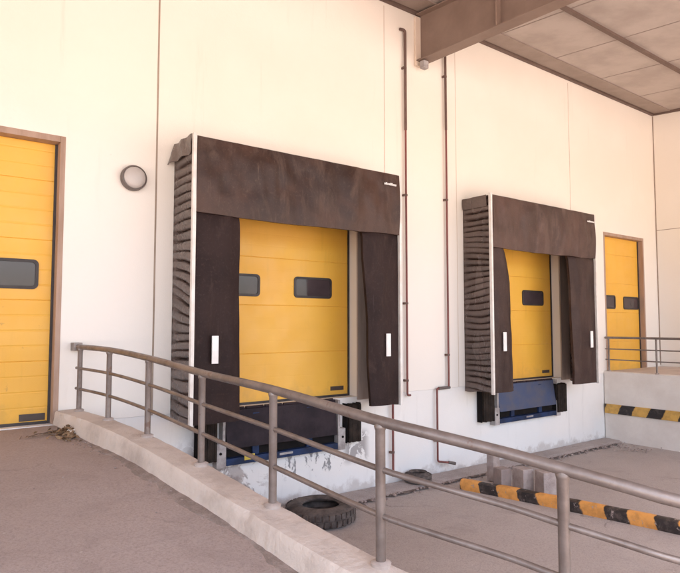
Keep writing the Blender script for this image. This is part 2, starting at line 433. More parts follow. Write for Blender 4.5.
# dust and grit swept up against the foot of the kerb
b = MB()
def kd(u, v):
    d = lerp(.25, PD[9]+1.2, u); x, y, t, k, r, n = path(d)
    o = lerp(.195, .225 + .10*max(0, .55+fn(d*1.3, 3, 0)) + .035*fn(d*6, 5, 0) + .015*fn(d*17, 6, 0), v)
    X, Y = x - n.x*o, y - n.y*o
    return Vector((X, Y, r + .010*fn(X*.8, Y*.8, 3) + .004*fn(X*3, Y*3, 1) + .012*(1-v) + (.006 if v < .95 else -.004)))
b.grid(kd, 420, 5)
M['kerb_dirt'] = simple('kerb_dirt_dust', (.23, .182, .16), (.31, .25, .225), 9, .95, bmp=.012, bscale=50, thr=(.38, .66))
tag(b.build('kerb_dirt', M['kerb_dirt'], smooth=True), 'dark dirt swept against the foot of the ramp kerb', 'dirt', kind='stuff')

# apron strip along the foot of the dock wall, with a broken edge and a grit filled gutter
b = MB()
def apron(u, v):
    x = lerp(1.95, XP-.01, u); w = .40 + .03*fn(x*1.3, 0, 0) + .012*fn(x*6, 3, 0)
    y = YW - .003 - w*v
    return Vector((x, y, .045 - .016*v + .006*fn(x*3, y*3, 5) - (.03 if v > .99 else 0)))
b.grid(apron, 260, 6)
tag(b.build('apron', M['apron'], smooth=50), kind='structure')
b = MB()
def gut(u, v):
    x = lerp(1.95, XP-.3, u); w0 = .395 + .03*fn(x*1.3, 0, 0); w1 = w0 + .085 + .05*fn(x*2.2, 8, 0) + .02*fn(x*9, 1, 0)
    return Vector((x, YW - lerp(w0, max(w1, w0+.02), v), .012 - .004*abs(v-.5)))
b.grid(gut, 300, 2)
M['grit'] = simple('gutter_grit', (.10, .075, .066), (.24, .19, .165), 16, .95, bmp=.02, bscale=45, thr=(.4, .65))
tag(b.build('gutter_dirt', M['grit']), 'dark dirt gathered in the gutter along the dock wall', 'dirt', kind='stuff')
b = MB(); rr = random.Random(5)
for i in range(230):
    x = rr.uniform(5.2, 13.0); y = YW - .42 - abs(rr.gauss(0, .09)); s = rr.uniform(.008, .028)
    if rr.random() < .25: x = rr.uniform(12.2, 13.25); y = rr.uniform(6.2, 7.4)
    b.box(-s, s, -s*.8, s*.8, -s*.5, s*.6, s*.35, Matrix.Translation((x, y, .02)) @ Matrix.Rotation(rr.uniform(0, 6), 4, 'Z') @ Matrix.Rotation(rr.uniform(-.4, .4), 4, 'X'), 1)
tag(b.build('rubble', M['block_dark']), 'small stone crumbs scattered along the gutter', 'rubble', kind='stuff')

# ------------------------------------------------------------------ main wall with its doors
DOORS = [(-.70, 1.598, 4.857), (3.28, 5.98, 4.40), (8.88, 11.58, 4.40), (13.43, 15.34, 4.83)]
DEPTH = [.15, .20, .20, .13]
bw = thing('warehouse', (6, YW, 0), 'cream warehouse front wall with white plinth and four yellow sectional doors', 'building')
def wall_face(b, x0, x1, z0, z1, holes, y, back):
    xs = sorted({x0, x1, *[h[0] for h in holes], *[h[1] for h in holes]}); zs = sorted({z0, z1, *[h[2] for h in holes], *[h[3] for h in holes]})
    def inside(xm, zm): return any(h[0] < xm < h[1] and h[2] < zm < h[3] for h in holes)
    V = {}
    def vert(x, z, yy):
        k = (x, z, yy)
        if k not in V: V[k] = b.bm.verts.new((x, yy, z))
        return V[k]
    cell = {}
    for i in range(len(xs)-1):
        for j in range(len(zs)-1):
            xm, zm = (xs[i]+xs[i+1])/2, (zs[j]+zs[j+1])/2
            cell[i, j] = not inside(xm, zm)
    for (i, j), ok in cell.items():
        if not ok: continue
        q = [(xs[i], zs[j]), (xs[i+1], zs[j]), (xs[i+1], zs[j+1]), (xs[i], zs[j+1])]
        for yy in (y, back): b.bm.faces.new([vert(*p, yy) for p in q])
        for (di, dj), (p, r) in {(-1, 0): (q[0], q[3]), (1, 0): (q[1], q[2]), (0, -1): (q[0], q[1]), (0, 1): (q[3], q[2])}.items():
            if not cell.get((i+di, j+dj), False):
                b.bm.faces.new([vert(*p, y), vert(*r, y), vert(*r, back), vert(*p, back)])
b = MB(); wall_face(b, -14, 20, ZF, 9.0, [(d[0], d[1], ZF, d[2]) for d in DOORS], YW, YW+.45)
b.build('wall', M['wall'], bw)
b = MB(); b.box(-14, XP+.2, YW+.012, YW+.45, -.5, ZF-.004)
b.build('plinth', M['plinth'], bw)
# vertical joints between the precast panels
for x, w, k, z0, z1 in [(2.69, .022, 'joint', ZF, 8.1), (6.59, .013, 'joint_faint', ZF, 8.1), (8.36, .009, 'joint_faint', ZF, 8.1), (12.10, .012, 'joint_faint', ZF, 8.1), (-3.2, .02, 'joint', ZF, 8.1)]:
    b = MB(); b.box(x-w/2, x+w/2, YW-.004, YW+.01, z0, z1); b.build('panel_joint', M[k], bw)
# inside lining of the dark hall behind the doors is not visible; a floor slab closes the openings
b = MB(); b.box(-14, XP+.2, YW+.45, YW+3, 1.2, ZF-.01); b.build('floor_slab', M['apron'], bw)

def rrect(x0, x1, z0, z1, r, n=5):
    p = []
    for (cx_, cz_, a0) in ((x1-r, z1-r, 0), (x0+r, z1-r, 90), (x0+r, z0+r, 180), (x1-r, z0+r, 270)):
        for k in range(n+1):
            a = R(a0 + 90*k/n); p.append((cx_+r*math.cos(a), cz_+r*math.sin(a)))
    return p
def door(i, wins, frame=True, rib=.0004):
    x0, x1, zt = DOORS[i]; y = YW + DEPTH[i]
    if frame:
        w = .058
        for bx in ((x0, x0+w, YW-.006, y+.05, ZF, zt), (x1-w, x1, YW-.006, y+.05, ZF, zt), (x0+w, x1-w, YW-.006, y+.05, zt-w-.015, zt)):
            f = MB(); f.box(*bx, .004); f.build('door_frame', M['jamb'], bw)
        x0 += w; x1 -= w; zt -= w+.015
        seals = ((x1-.028, x1-.001), (x0+.001, x0+.02))
    else:
        seals = ((x1-.03, x1-.001), (x0+.001, x0+.03))
    # panel profile in z: seams every .705, faint ribs between
    pr = []; z = ZF+.012; H = .705
    while z < zt:
        a = z; e = min(z+H, zt)
        pr += [(a, .007), (a+.003, .002), (a+.009, 0)]
        for k in (1, 2, 3):
            zz = a + H*k/4
            if zz < e-.02: pr += [(zz-.012, 0), (zz-.003, rib), (zz+.003, rib), (zz+.012, 0)]
        pr += [(e-.009, 0), (e-.003, .002), (e-.0005, .007)]
        z = e
    d = MB(); prev = None
    for (zz, dy) in pr:
        cur = [d.bm.verts.new((x, y+dy, zz)) for x in (x0, x1)] + [d.bm.verts.new((x, y+.06, zz)) for x in (x1, x0)]
        if prev:
            for k in range(4): d.bm.faces.new((prev[k], prev[(k+1) % 4], cur[(k+1) % 4], cur[k]))
        else: d.bm.faces.new(cur)
        prev = cur
    d.bm.faces.new(prev[::-1])
    D = d.build('sectional_door', M['yellow'], bw)
    for (sa, sb) in seals:
        g = MB(); g.box(sa, sb, y-.02, y+.02, ZF, zt-.001); g.build('side_seal', M['rubber_trim'], D)
    s = MB(); s.box(x0+.03, x1-.03, y-.012, y+.03, ZF-.005, ZF+.03, .006); s.build('bottom_seal', M['rubber_trim'], D)
    for (wa, wb, za, zb) in wins:
        o = rrect(wa, wb, za, zb, .06); n_ = rrect(wa+.035, wb-.035, za+.035, zb-.035, .04)
        f = MB(); L = len(o); rings = []
        for poly, yy in ((o, y+.004), (o, y-.014), (n_, y-.018), (n_, y-.004)):
            rings.append([f.bm.verts.new((p[0], yy, p[1])) for p in poly])
        for a in range(3):
            for k in range(L): f.bm.faces.new((rings[a][k], rings[a][(k+1) % L], rings[a+1][(k+1) % L], rings[a+1][k]))
        f.build('window_frame', M['rubber_trim'], D)
        p = MB(); p.prism(rrect(wa+.03, wb-.03, za+.03, zb-.03, .045), y-.006, y+.003); p.build('window_pane', M['pane'], D)
    return D, x0, x1, y
D0, a0, a1, y0 = door(0, [(.55, 1.375, 3.052, 3.396), (-.45, .25, 3.052, 3.396)], True, .003)
p = MB(); p.box(1.22, 1.49, y0-.006, y0+.002, 1.545, 1.625, .003); p.build('name_plate', M['plate'], D0)
D1, a0, a1, y1 = door(1, [(4.92, 5.63, 3.05, 3.375), (3.62, 4.33, 3.05, 3.375)], False)
p = MB(); p.box(5.61, 5.87, y1-.006, y1+.002, 1.60, 1.665, .003); p.build('name_plate', M['plate'], D1)
D2, a0, a1, y2 = door(2, [(10.55, 11.29, 3.04, 3.36), (9.17, 9.91, 3.04, 3.36)], False)
p = MB(); p.box(11.20, 11.46, y2-.006, y2+.002, 1.60, 1.665, .003); p.build('name_plate', M['plate'], D2)
D3, a0, a1, y3 = door(3, [(13.56, 14.13, 3.015, 3.345), (14.50, 15.24, 3.01, 3.33)])
b = MB()
b.lathe([(.0, -.012), (.06, -.012), (.085, -.008), (.085, .004)], 20, Matrix.Translation((14.93, y3-.004, 3.17)) @ Matrix.Rotation(R(90), 4, 'X'))
b.build('window_latch', M['rubber_trim'], D3)

# side wall at the far right
sw = thing('side_wall', (XW, 2, 0), 'pale side wall closing the far right end above the raised platform', 'wall')
b = MB(); b.box(XW, XW+.4, -5, YW-.001, 0, 9.0); b.build('wall_panel', M['wall'], sw)
for (ya, yb, za, zb) in ((-5, YW-.03, 5.085, 5.10), (YW-.03, YW-.004, 1.6, 8.15), (3.2, 3.215, 1.6, 8.0)):
    b = MB(); b.box(XW-.004, XW+.01, ya, yb, za, zb); b.build('panel_joint', M['joint'], sw)
# raised platform
pf = thing('raised_platform', ((XP+XW)/2, 3, 0), 'raised white concrete platform below the far yellow door', 'platform')
b = MB(); b.box(XP, XW-.002, -5, YW-.003, -.3, 1.56, .012); b.build('platform_block', simple('platform_paint', (.77, .71, .655), (.68, .61, .555), 1.4, .75, bmp=.004, bscale=22), pf)
b = MB(); b.box(XP+.2, XW-.01, -4.9, YW-.05, 1.5601, 1.566); b.build('platform_top', simple('platform_screed', (.58, .50, .45), (.48, .41, .365), 2, .85), pf)
b = MB(); b.box(XP-.035, XP+.003, -4.9, YW-.02, .612, .822, .008)
tag(b.build('hazard_board', M['tape_stripe'], origin=(XP, 3, .7)), 'yellow and black striped board along the raised platform face', 'hazard board')

# ------------------------------------------------------------------ railings
def railing(root, pts_top, posts, base_z, mids, r_top, r_mid, r_post, plate):
    b = MB(); b.tube(pts_top, r_top, 16); b.build('handrail', M['steel_rail'], root, smooth=50)
    for k, pts in enumerate(mids):
        b = MB(); b.tube(pts, r_mid, 12); b.build('mid_rail', M['steel_rail'], root, smooth=50)
    for (x, y, zb, zt) in posts:
        b = MB(); rp = r_post
        b.lathe([(0, -.01), (rp, -.01), (rp, zt-zb-r_top-.020), (rp+.004, zt-zb-r_top-.010), (rp+.007, zt-zb-r_top+.004), (rp*.7, zt-zb), (0, zt-zb)], 18, Matrix.Translation((x, y, zb)))
        P = b.build('post', M['steel_rail'], root, smooth=50)
        b = MB(); b.lathe([(0, .028), (r_post+.012, .028), (r_post+.03, .018), (plate, .012), (plate, -.03), (0, -.03)], 20, Matrix.Translation((x, y, zb)))
        for k in range(4 if plate > .05 else 0):
            a = math.pi/4 + k*math.pi/2; rb = (plate + r_post)/2 + .004
            b.lathe([(0, .024), (.006, .024), (.007, .010), (0, .010)], 8, Matrix.Translation((x+rb*math.cos(a), y+rb*math.sin(a), zb)))
        b.build('base_plate', M['base'], P, smooth=40)
rl = thing('ramp_railing', (2.0, 4, 1.5), 'long curving steel railing with three rails on the ramp kerb', 'railing')
ds = [lerp(PD[1], PD[-2], i/160) for i in range(161)]
pp = [path(d) for d in ds]
top = [(p[0], p[1], p[2]) for p in pp]
mids = [[(p[0], p[1], lerp(p[2], p[3], fr)) for p in pp] for fr in (.335, .655)]
posts = [path(d) for d in (PD[1]+.10, PD[2], PD[3], PD[4], PD[5], PD[6], PD[9], PD[9]+1.0, PD[9]+2, PD[9]+3, PD[9]+4, PD[9]+5, PD[9]+6)]
railing(rl, top, [(p[0], p[1], p[3], p[2]) for p in posts], 0, mids, .030, .0165, .0275, .054)
b = MB(); b.box(cx(7.36)-.05, cx(7.36)+.045, 7.36, 7.515, tz(7.36)-.048, tz(7.36)+.045, .006); b.build('wall_bracket', M['steel_rail'], rl)
r2 = thing('platform_railing', (XP+.1, 3, 1.56), 'thin brown railing on the raised platform edge by the far door', 'railing')
ys2 = [7.50, -4.5]
railing(r2, [(XP+.07, y, 2.335) for y in ys2], [(XP+.07, y, 1.56, 2.335) for y in (7.42, 6.34, 5.26, 4.18, 3.10, 2.02, .94, -.14, -1.22)], 0,
        [[(XP+.07, y, z) for y in ys2] for z in (2.075, 1.83)], .026, .014, .020, .045)

# ------------------------------------------------------------------ dock shelters
def shelter(xc, label, cmat, cmat2, lin, rin, seed, flap):
    x0, x1 = xc-1.70, xc+1.70; yf, yb = 6.87, YW-.004; zt, zb = 4.97, 1.43; zh = 4.03
    root = thing('dock_shelter', (xc, YW, zb), label, 'dock shelter', 'padded shelters round the dock doors')
    freq, lean = (50, 15) if flap else (56, 13)
    # header curtain: a heavy flap, dented and sagging at its lower edge
    def hdr(u, v):
        x = lerp(x0+.024, x1-.024, u); sag = .020*math.sin(u*math.pi) + .022*fn(x*1.6, seed, 0)
        z = lerp(zh - sag, zt - .005*abs(fn(x*3.6, seed+5, 0)), v)
        bulge = -.030*math.sin(v*math.pi)
        fold = .055*fn(x*2.0+seed, z*1.3, 1) + .028*fn(x*4.5, z*3.5, 2+seed) + .014*fn(x*11, z*2.5, 4)
        return Vector((x, yf + bulge - .015 + fold*(.5+.5*min(1, v*2))*(1-max(0, v-.8)/.2*.85) * min(1, min(u, 1-u)/.06+.2), z))
    b = MB(); b.sheet(hdr, 90, 34, (0, .045, 0)); H = b.build('header_curtain', cmat, root, smooth=60)
    # small pale maker's wordmark, illegible at this size
    b = MB(); rr = random.Random(int(seed*10)); lx = x1-.36
    for k in range(9):
        w = rr.choice((.014, .02, .024)); h = rr.choice((.028, .028, .038))
        b.box(lx, lx+w, yf-.062, yf-.05, 4.776 - (0 if h < .03 else .0), 4.776+h, .002); lx += w+.010
    b.build('wordmark', M['marker'], H)
    # side curtains: sheets whose inner edge hangs free
    for side, prof in (('l', lin), ('r', rin)):
        def cur(u, v, side=side, prof=prof):
            z = lerp(zb, zh+.16, v)
            xi = interp(z, prof[0], prof[1]) + .003*fn(z*1.8, seed+3, 0) + .002*fn(z*7, seed, 1)
            xo = x0+.026 if side == 'l' else x1-.026
            x = lerp(xo, xi, u)
            belly = -.035*math.sin(u*math.pi)*(.6+.4*math.sin(v*math.pi))
            curl = .03*max(0, u-.75)/.25
            rnd = .16*max(0, (v-.90)/.10)**2
            fold = .026*fn(x*3+seed, z*.9, 6) + .018*fn(x*6, z*2.4, seed)
            return Vector((x, yf + .022 + belly + curl + rnd*.7 + fold*min(1, u*4), z))
        b = MB(); b.sheet(cur, 26, 70, (0, .05, 0)); Cn = b.build('side_curtain', cmat2, root, smooth=60)
        mx = (x0+.285 if side == 'l' else x1-.285)
        b = MB(); b.box(mx-.043, mx+.043, yf-.052, yf-.034, 2.165, 2.505, .004); b.build('marker_strip', M['marker'], Cn)
        # gathered cover stretched from the wall to the front frame
        xs_ = x0 if side == 'l' else x1; sg = -1 if side == 'l' else 1
        def cov(u, v, xs_=xs_, sg=sg):
            y = lerp(yb, yf+.015, u); z = lerp(zb-.01, zt+.0, v)
            pin = max(0, math.sin(math.pi*u))**.6
            wv = 5.0*fn(y*1.0, z*1.3, seed) + .8*fn(y*3, z*3.7, seed+4) + lean*(u-.5)*fn(3, z*.75, seed+2) + seed*5
            ph = z*freq + wv
            cr = abs(math.sin(ph*.5))**.95 - .16*max(0, math.sin(ph*.5+.9))**6
            am = .060 + .060*max(0, .5+fn(y*1.2, z*2.3, seed+7)*1.3)
            dx = -am*pin*(1-cr) + .012*pin*math.sin(ph*.31+1.7) + .002
            return Vector((xs_ + sg*dx, y, z - .022*math.sin(ph)*pin))
        b = MB(); b.sheet(cov, 20, 420, (-sg*.012, 0, 0)); b.build('gathered_cover', M['cover'], root, smooth=True)
        # white edge profile
        b = MB()
        if side == 'l': b.box(x0-.022, x0+.022, yf-.024, yf+.030, zb-.02, zt+.03, .004)
        else: b.box(x1-.022, x1+.022, yf-.022, yf+.03, zb-.02, zt-.01, .004)
        b.build('edge_profile', M['alu'], root)
    b = MB()
    def topc(u, v):
        x = lerp(x0-.01, x1+.01, u); y = lerp(yb, yf+.02, v)
        return Vector((x, y, zt + .012 - .02*v + .014*math.sin(x*17+seed)*math.sin(v*math.pi) + .02*fn(x*2, y*2, seed)*math.sin(v*math.pi)))
    b.sheet(topc, 80, 8, (0, 0, -.014)); b.build('top_cover', M['cover'], root, smooth=True)
    if flap:
        def fl(u, v):                       # a loose pleated cap at the corner, flared at its lower wall side
            y = lerp(yb-.02, yf+.05, u); z = zt-.21 + .235*v - .05*(1-u)*(1-v)
            pl = .5+.5*math.sin(u*13 + 2.2*v + 1.5*fn(u*2, v*2, 1))
            out = .010 + .085*(1-v)**1.5*(1-u)**1.2 + .030*pl*(.35+.65*(1-v)) + .012*fn(y*3, v*2, 9)
            return Vector((x0 - out, y, z + .012*pl))
    else:
        def fl(u, v):
            y = lerp(yb-.01, yf+.08, u); z = zt-.20 + .205*v + .008*fn(y*6, v*3, 2)
            return Vector((x0 - .020 - .008*math.sin(u*11+v*2) - .012*math.sin(v*math.pi), y, z))
    b = MB(); b.sheet(fl, 40, 18, (.012, 0, 0)); b.build('corner_flap', M['cover'], root, smooth=50)
    # tan boards on the wall beside the door, inside the shelter
    for (xa, xb) in ((xc+1.352, x1-.03), (x0+.03, xc-1.352)):
        b = MB(); b.box(xa, xb, YW-.03, YW-.003, ZF-.05, zt-.1, .004); b.build('tan_board', M['lining'], root)
    return root
LZ = [1.43, 1.6, 2.6, 3.4, 4.02, 4.2]
shelter(4.63, 'dark brown dock shelter with a torn flap on its top corner, behind the ramp railing', M['curtain_a'], M['side_a'],
        (LZ, [3.60, 3.60, 3.595, 3.58, 3.575, 3.50]), (LZ, [5.775, 5.765, 5.72, 5.67, 5.63, 5.66]), 0.7, True)
shelter(10.23, 'dark brown dock shelter with a slanting left curtain, next to the raised platform', M['curtain_b'], M['side_b'],
        (LZ, [9.17, 9.16, 9.13, 9.10, 8.96, 8.90]), (LZ, [11.14, 11.14, 11.09, 11.05, 11.00, 11.00]), 3.9, False)

# ------------------------------------------------------------------ dock levellers
def leveler(xc, label, lipmat, tagged):
    yw = YW+.012
    root = thing('dock_leveler', (xc, YW, .75), label, 'dock leveler', 'dock levelers under the dock doors')
    w = .93
    lip = MB()
    # hinged lip plate: hinge at floor, hanging forward
    lip.sheet(lambda u, v: Vector((xc+lerp(-w, w, u) + (.015*(1-v))*(1 if u < .5 else -1)*(abs(u-.5)*2), lerp(YW-.115, YW-.035, v) + .006*fn(u*4, v*4, xc), lerp(.975, 1.492, v))), 12, 8, (0, .022, .004))
    L = lip.build('lip_plate', lipmat, root)
    h = MB()
    for k in range(6):
        xa = xc-w+.02+k*(2*w-.04)/6
        h.tube([(xa, YW-.035, 1.497), (xa+(2*w-.04)/6-.03, YW-.035, 1.497)], .02, 10)
    h.build('hinge', M['lip_worn'], L)
    f = MB(); f.box(xc-w, xc+w, YW-.11, yw, .755, .845, .006)
    F = f.build('front_beam', M['leveler_blue'], root)
    s = MB(); s.box(xc-.10, xc+.12, YW-.114, YW-.108, .795, .825, .002); s.build('instruction_strip', M['bracket'], F)
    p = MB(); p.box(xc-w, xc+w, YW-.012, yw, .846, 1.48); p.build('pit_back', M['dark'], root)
    for k in range(2):
        g = MB(); g.box(xc-.50+k*.9, xc-.40+k*.9, YW-.05, YW-.012, .846, 1.42); g.build('support_leg', M['leveler_blue'], root)
    for sx in (-1, 1):
        q = MB(); xa, xb = sorted((xc+sx*(w+.002), xc+sx*(w+.14)))
        q.box(xa, xb, YW-.115, yw, .735, 1.06, .006); xe = xc+sx*(w+.03)
        q.box(xe-.02, xe+.02, YW-.10, yw, 1.06, 1.49, .004)
        B = q.build('bracket', M['bracket'], root)
        q = MB(); q.lathe([(0, .016), (.016, .016), (.019, 0), (0, 0)], 10, Matrix.Translation((xc+sx*(w+.085), YW-.115, .93)) @ Matrix.Rotation(R(90), 4, 'X')); q.build('bolt', M['dark'], B)
    if tagged:
        t = MB(); t.box(xc-.66, xc-.50, YW-.117, YW-.105, .80, .875, .003); t.build('warning_tag', M['tag_yellow'], root)
    return root
leveler(4.60, 'dock leveler with a dark worn lip plate and a yellow tag, behind the ramp railing', M['lip_worn'], True)
leveler(10.30, 'dock leveler with a faded blue lip plate, under the far dock shelter', M['lip_blue'], False)
def bumper(xa, xb, za, zb, label):
    root = thing('dock_bumper', ((xa+xb)/2, YW, za), label, 'dock bumper', 'rubber bumpers beside the dock levelers')
    b = MB(); n = 7
    for k in range(n):
        a = lerp(xa+.02, xb-.02, k/n); c = lerp(xa+.02, xb-.02, (k+1)/n)
        j = .006*math.sin(k*2.3+xa)
        b.box(a+.0008, c-.0008, YW-.145+j*.5, YW+.005, za+.012+j*.7, zb-.012-j*.7, .003)
    b.build('rubber_pad', M['bumper'], root)
    for xk in (xa, xb-.018):
        b = MB(); b.box(xk, xk+.018, YW-.105, YW+.006, za, zb, .003); b.build('clamp_plate', M['dark'], root)
    return root
bumper(3.26, 3.54, .83, 1.43, 'dark rubber dock bumper left of the worn dark lip plate, partly behind a railing post')
bumper(5.70, 5.98, .82, 1.42, 'dark rubber dock bumper right of the worn dark lip plate')
bumper(8.86, 9.20, .82, 1.41, 'dark rubber dock bumper left of the blue lip plate, below the far shelter')
bumper(11.22, 11.58, .80, 1.40, 'dark rubber dock bumper right of the blue lip plate, nearest the raised platform')

# ------------------------------------------------------------------ wall lamp
lp = thing('wall_lamp', (2.385, YW, 4.47), 'round bulkhead wall lamp with dark ring between the left door and a shelter', 'lamp')
T = Matrix.Translation((2.385, YW, 4.47)) @ Matrix.Rotation(R(90), 4, 'X')
b = MB(); b.lathe([(0, 0), (.150, 0), (.158, .02), (.158, .085), (.152, .100), (.140, .106), (.136, .095), (0, .095)], 40, T); b.build('lamp_body', M['lamp_ring'], lp, smooth=40)
b = MB(); b.lathe([(.136, .094), (.131, .112), (.10, .128), (.055, .137), (0, .140)], 40, T); b.build('diffuser', M['lamp_glass'], lp, smooth=True)

# ------------------------------------------------------------------ pipes
def pipe_run(root, pts, r, mat, name):
    P = []
    for i, p in enumerate(pts):
        p = Vector(p)
        if 0 < i < len(pts)-1:
            a = (Vector(pts[i-1])-p).normalized(); c = (Vector(pts[i+1])-p).normalized(); k = r*2.2
            for t in range(6):
                s = t/5; P.append(p + a*k*(1-s)**2 + c*k*s**2)
        else: P.append(p)
    b = MB(); b.tube(P, r, 12); return b.build(name, mat, root, smooth=50)
def clips(root, x, y, zs):
    for z in zs:
        b = MB(); b.box(x-.045, x-.02, y-.012, YW, z-.018, z+.018, .003); b.tube([(x, y, z-.016), (x, y, z+.016)], .027, 12); b.build('pipe_clip', M['pipe_brown'], root)
yp = YW-.055
p1 = thing('drain_pipe', (7.03, YW, .2), 'thin red brown pipe right of the near shelter, ending in a foot above the plinth', 'pipe')
pipe_run(p1, [(6.93, yp+.03, 7.78), (7.03, yp, 7.78), (7.03, yp, 6.0)], .025, M['pipe_brown'], 'upper_pipe')
pipe_run(p1, [(7.03, yp, 6.0), (7.03, yp, 1.45), (7.10, yp, 1.45)], .018, M['pipe_red'], 'lower_pipe')
clips(p1, 7.03, yp, (7.1, 4.86, 3.0, 1.7))
p1b = thing('plinth_pipe', (6.70, YW, .1), 'short red brown pipe low on the white plinth below the near shelter corner', 'pipe')
pipe_run(p1b, [(6.70, yp, 1.45), (6.70, yp, .16)], .020, M['pipe_red'], 'pipe_length'); clips(p1b, 6.70, yp, (.55,))
p2 = thing('drain_pipe', (8.04, YW, .1), 'thin red brown pipe between both shelters, jogging left and ending in a spout', 'pipe')
pipe_run(p2, [(8.04, yp, 7.75), (8.04, yp, 6.2)], .023, M['pipe_brown'], 'upper_pipe')
pipe_run(p2, [(8.04, yp, 6.2), (8.04, yp, 1.52), (7.74, yp, 1.52), (7.74, yp, .26), (7.99, yp-.10, .225)], .018, M['pipe_red'], 'lower_pipe')
b = MB(); b.tube([(7.78, yp, 1.52), (8.06, yp, 1.52)], .026, 12); b.build('fitting', M['lamp_ring'], p2, smooth=50)
b = MB(); b.tube([(7.93, yp-.075, .235), (8.05, yp-.125, .205)], .027, 12); b.build('spout', M['lamp_ring'], p2, smooth=50)
clips(p2, 8.04, yp, (7.2, 4.9, 2.1)); clips(p2, 7.74, yp, (.62,))

# ------------------------------------------------------------------ canopy
cn = thing('canopy', (6, 2, 8), 'deep loading canopy with brown steel beam and grey brown lining', 'canopy')
YE = YE_ = -2.6
b = MB(); b.sheet(lambda u, v: Vector((lerp(-14, XW-.003, u), lerp(YE, YW-.002, v), zroof(lerp(YE, YW, v)) + .0)), 8, 8, (0, 0, .10)); b.build('roof_lining', M['roof'], cn)
M['fascia'] = M['beam']
b = MB(); b.box(-14, XW-.003, YE-.06, YE-.002, zroof(YE)-.3, zroof(YE)+.15); b.build('fascia', M['fascia'], cn)
def slopebox(b, x0, x1, y0, y1, d0, d1):     # box hung under the sloping lining, d below it
    V = []
    for y in (y0, y1):
        for (x, d) in ((x0, d0), (x1, d0), (x1, d1), (x0, d1)): V.append(b.bm.verts.new((x, y, zroof(y)-d)))
    for q in ((0, 1, 2, 3), (7, 6, 5, 4), (0, 4, 5, 1), (1, 5, 6, 2), (2, 6, 7, 3), (3, 7, 4, 0)): b.bm.faces.new([V[k] for k in q])
for y in (5.62, 3.72, 1.82, -.08, -1.98):
    b = MB(); b.box(-14, XW-.005, y-.035, y+.035, zroof(y)-.055, zroof(y)+.03); b.build('purlin', M['purlin'], cn)
k = 0
x = 10.9 - 1.75*14
while x < XW:
    if x > -13:
        b = MB(); slopebox(b, x-.012, x+.012, YE, YW-.02, -.02, .005); b.build('lining_seam', M['seam'], cn)
    x += 1.75
# gutter angle where the lining meets the wall, broken round the beam
b = MB(); b.box(-14, XW-.006, YW-.075, YW-.006, ZR-.065, ZR-.012, .006); b.build('eave_trim', M['purlin'], cn)
b = MB(); slopebox(b, XW-.07, XW-.006, YE, YW-.08, -.01, .06); b.build('eave_trim', M['purlin'], cn)
b = MB(); slopebox(b, -14, XW-.075, YW-.50, YW-.09, -.01, .022); b.build('eave_band', simple('eave_band_brown', (.30, .235, .20), (.24, .185, .155), 2, .55), cn)  # darker brown band under the lining, running along the wall
for xb_ in (7.42, -2.2):
    wb = MB(); y_a, y_b = YW-.06, YE+.02
    def zbot(y): return 7.30 - .045*(YW-y)*1.0
    # web, bottom flange, top flange of a deep I beam
    def beambox(b, x0, x1, ztf, zbf):
        V = []
        for y in (y_a, y_b):
            for (x, z) in ((x0, zbf(y)), (x1, zbf(y)), (x1, ztf(y)), (x0, ztf(y))): V.append(b.bm.verts.new((x, y, z)))
        for q in ((0, 1, 2, 3), (7, 6, 5, 4), (0, 4, 5, 1), (1, 5, 6, 2), (2, 6, 7, 3), (3, 7, 4, 0)): b.bm.faces.new([V[j] for j in q])
    beambox(wb, xb_-.012, xb_+.012, lambda y: zroof(y)-.075, lambda y: zbot(y)+.022)
    W = wb.build('rafter_beam', M['beam'], cn)
    fb = MB(); beambox(fb, xb_-.125, xb_+.125, lambda y: zbot(y)+.02, zbot); fb.build('bottom_flange', M['beam'], W)
    fb = MB(); beambox(fb, xb_-.125, xb_+.125, lambda y: zroof(y)-.058, lambda y: zroof(y)-.074); fb.build('top_flange', M['beam'], W)
    for y in (5.72, 3.3, .9):
        for (sa, sc2) in ((-.115, -.014), (.014, .115)):
            sb = MB(); sb.box(xb_+sa, xb_+sc2, y-.010, y+.010, zbot(y)+.024, zroof(y)-.076); sb.build('stiffener', M['stiff'], W)
    eb = MB(); eb.box(xb_-.13, xb_+.13, YW-.058, YW-.008, 7.22, ZR-.11, .004); eb.build('end_plate', simple('beam_end_cream', (.78, .66, .54), (.74, .60, .48), 2, .6), W)
    eb = MB(); eb.box(xb_-.10, xb_+.02, YW-.22, YW-.12, 7.14, 7.272, .008); eb.build('bolt_lug', M['bracket'], W)

# ------------------------------------------------------------------ yard objects
# hazard painted kerb running out from the wall
kb = MB()
K0, K1 = Vector((7.47, 6.72)), Vector((8.12, 3.45)); dirk = (K1-K0).normalized(); nrm = Vector((-dirk.y, dirk.x))
rings = []; N = 120
for i in range(N+1):
    t = i/N; p = K0.lerp(K0 + dirk*5.3, t); s = t*5.3
    bow = .10*math.sin(min(1, s/3.3)*math.pi)
    ln = []
    for j, (d, z) in enumerate([(0, -.02), (.0, .08), (.015, .125), (.04, .140), (.10, .143), (.15, .140), (.185, .115), (.195, -.02)]):
        c = p + nrm*(d + bow*.35 + .010*fn(s*3, j*.7, 2)); ln.append(kb.bm.verts.new((c.x, c.y, z + (.012*fn(s*4, j*.9, 5) if j else 0))))
    rings.append(ln)
for i in range(N):
    for j in range(7): kb.bm.faces.new((rings[i][j], rings[i+1][j], rings[i+1][j+1], rings[i][j+1]))
kb.bm.faces.new(rings[0][::-1]); kb.bm.faces.new(rings[-1])
tag(kb.build('striped_kerb', M['kerb_stripe'], smooth=50, origin=(7.8, 5, 0)), 'worn concrete kerb painted in yellow and black stripes across the yard', 'kerb')
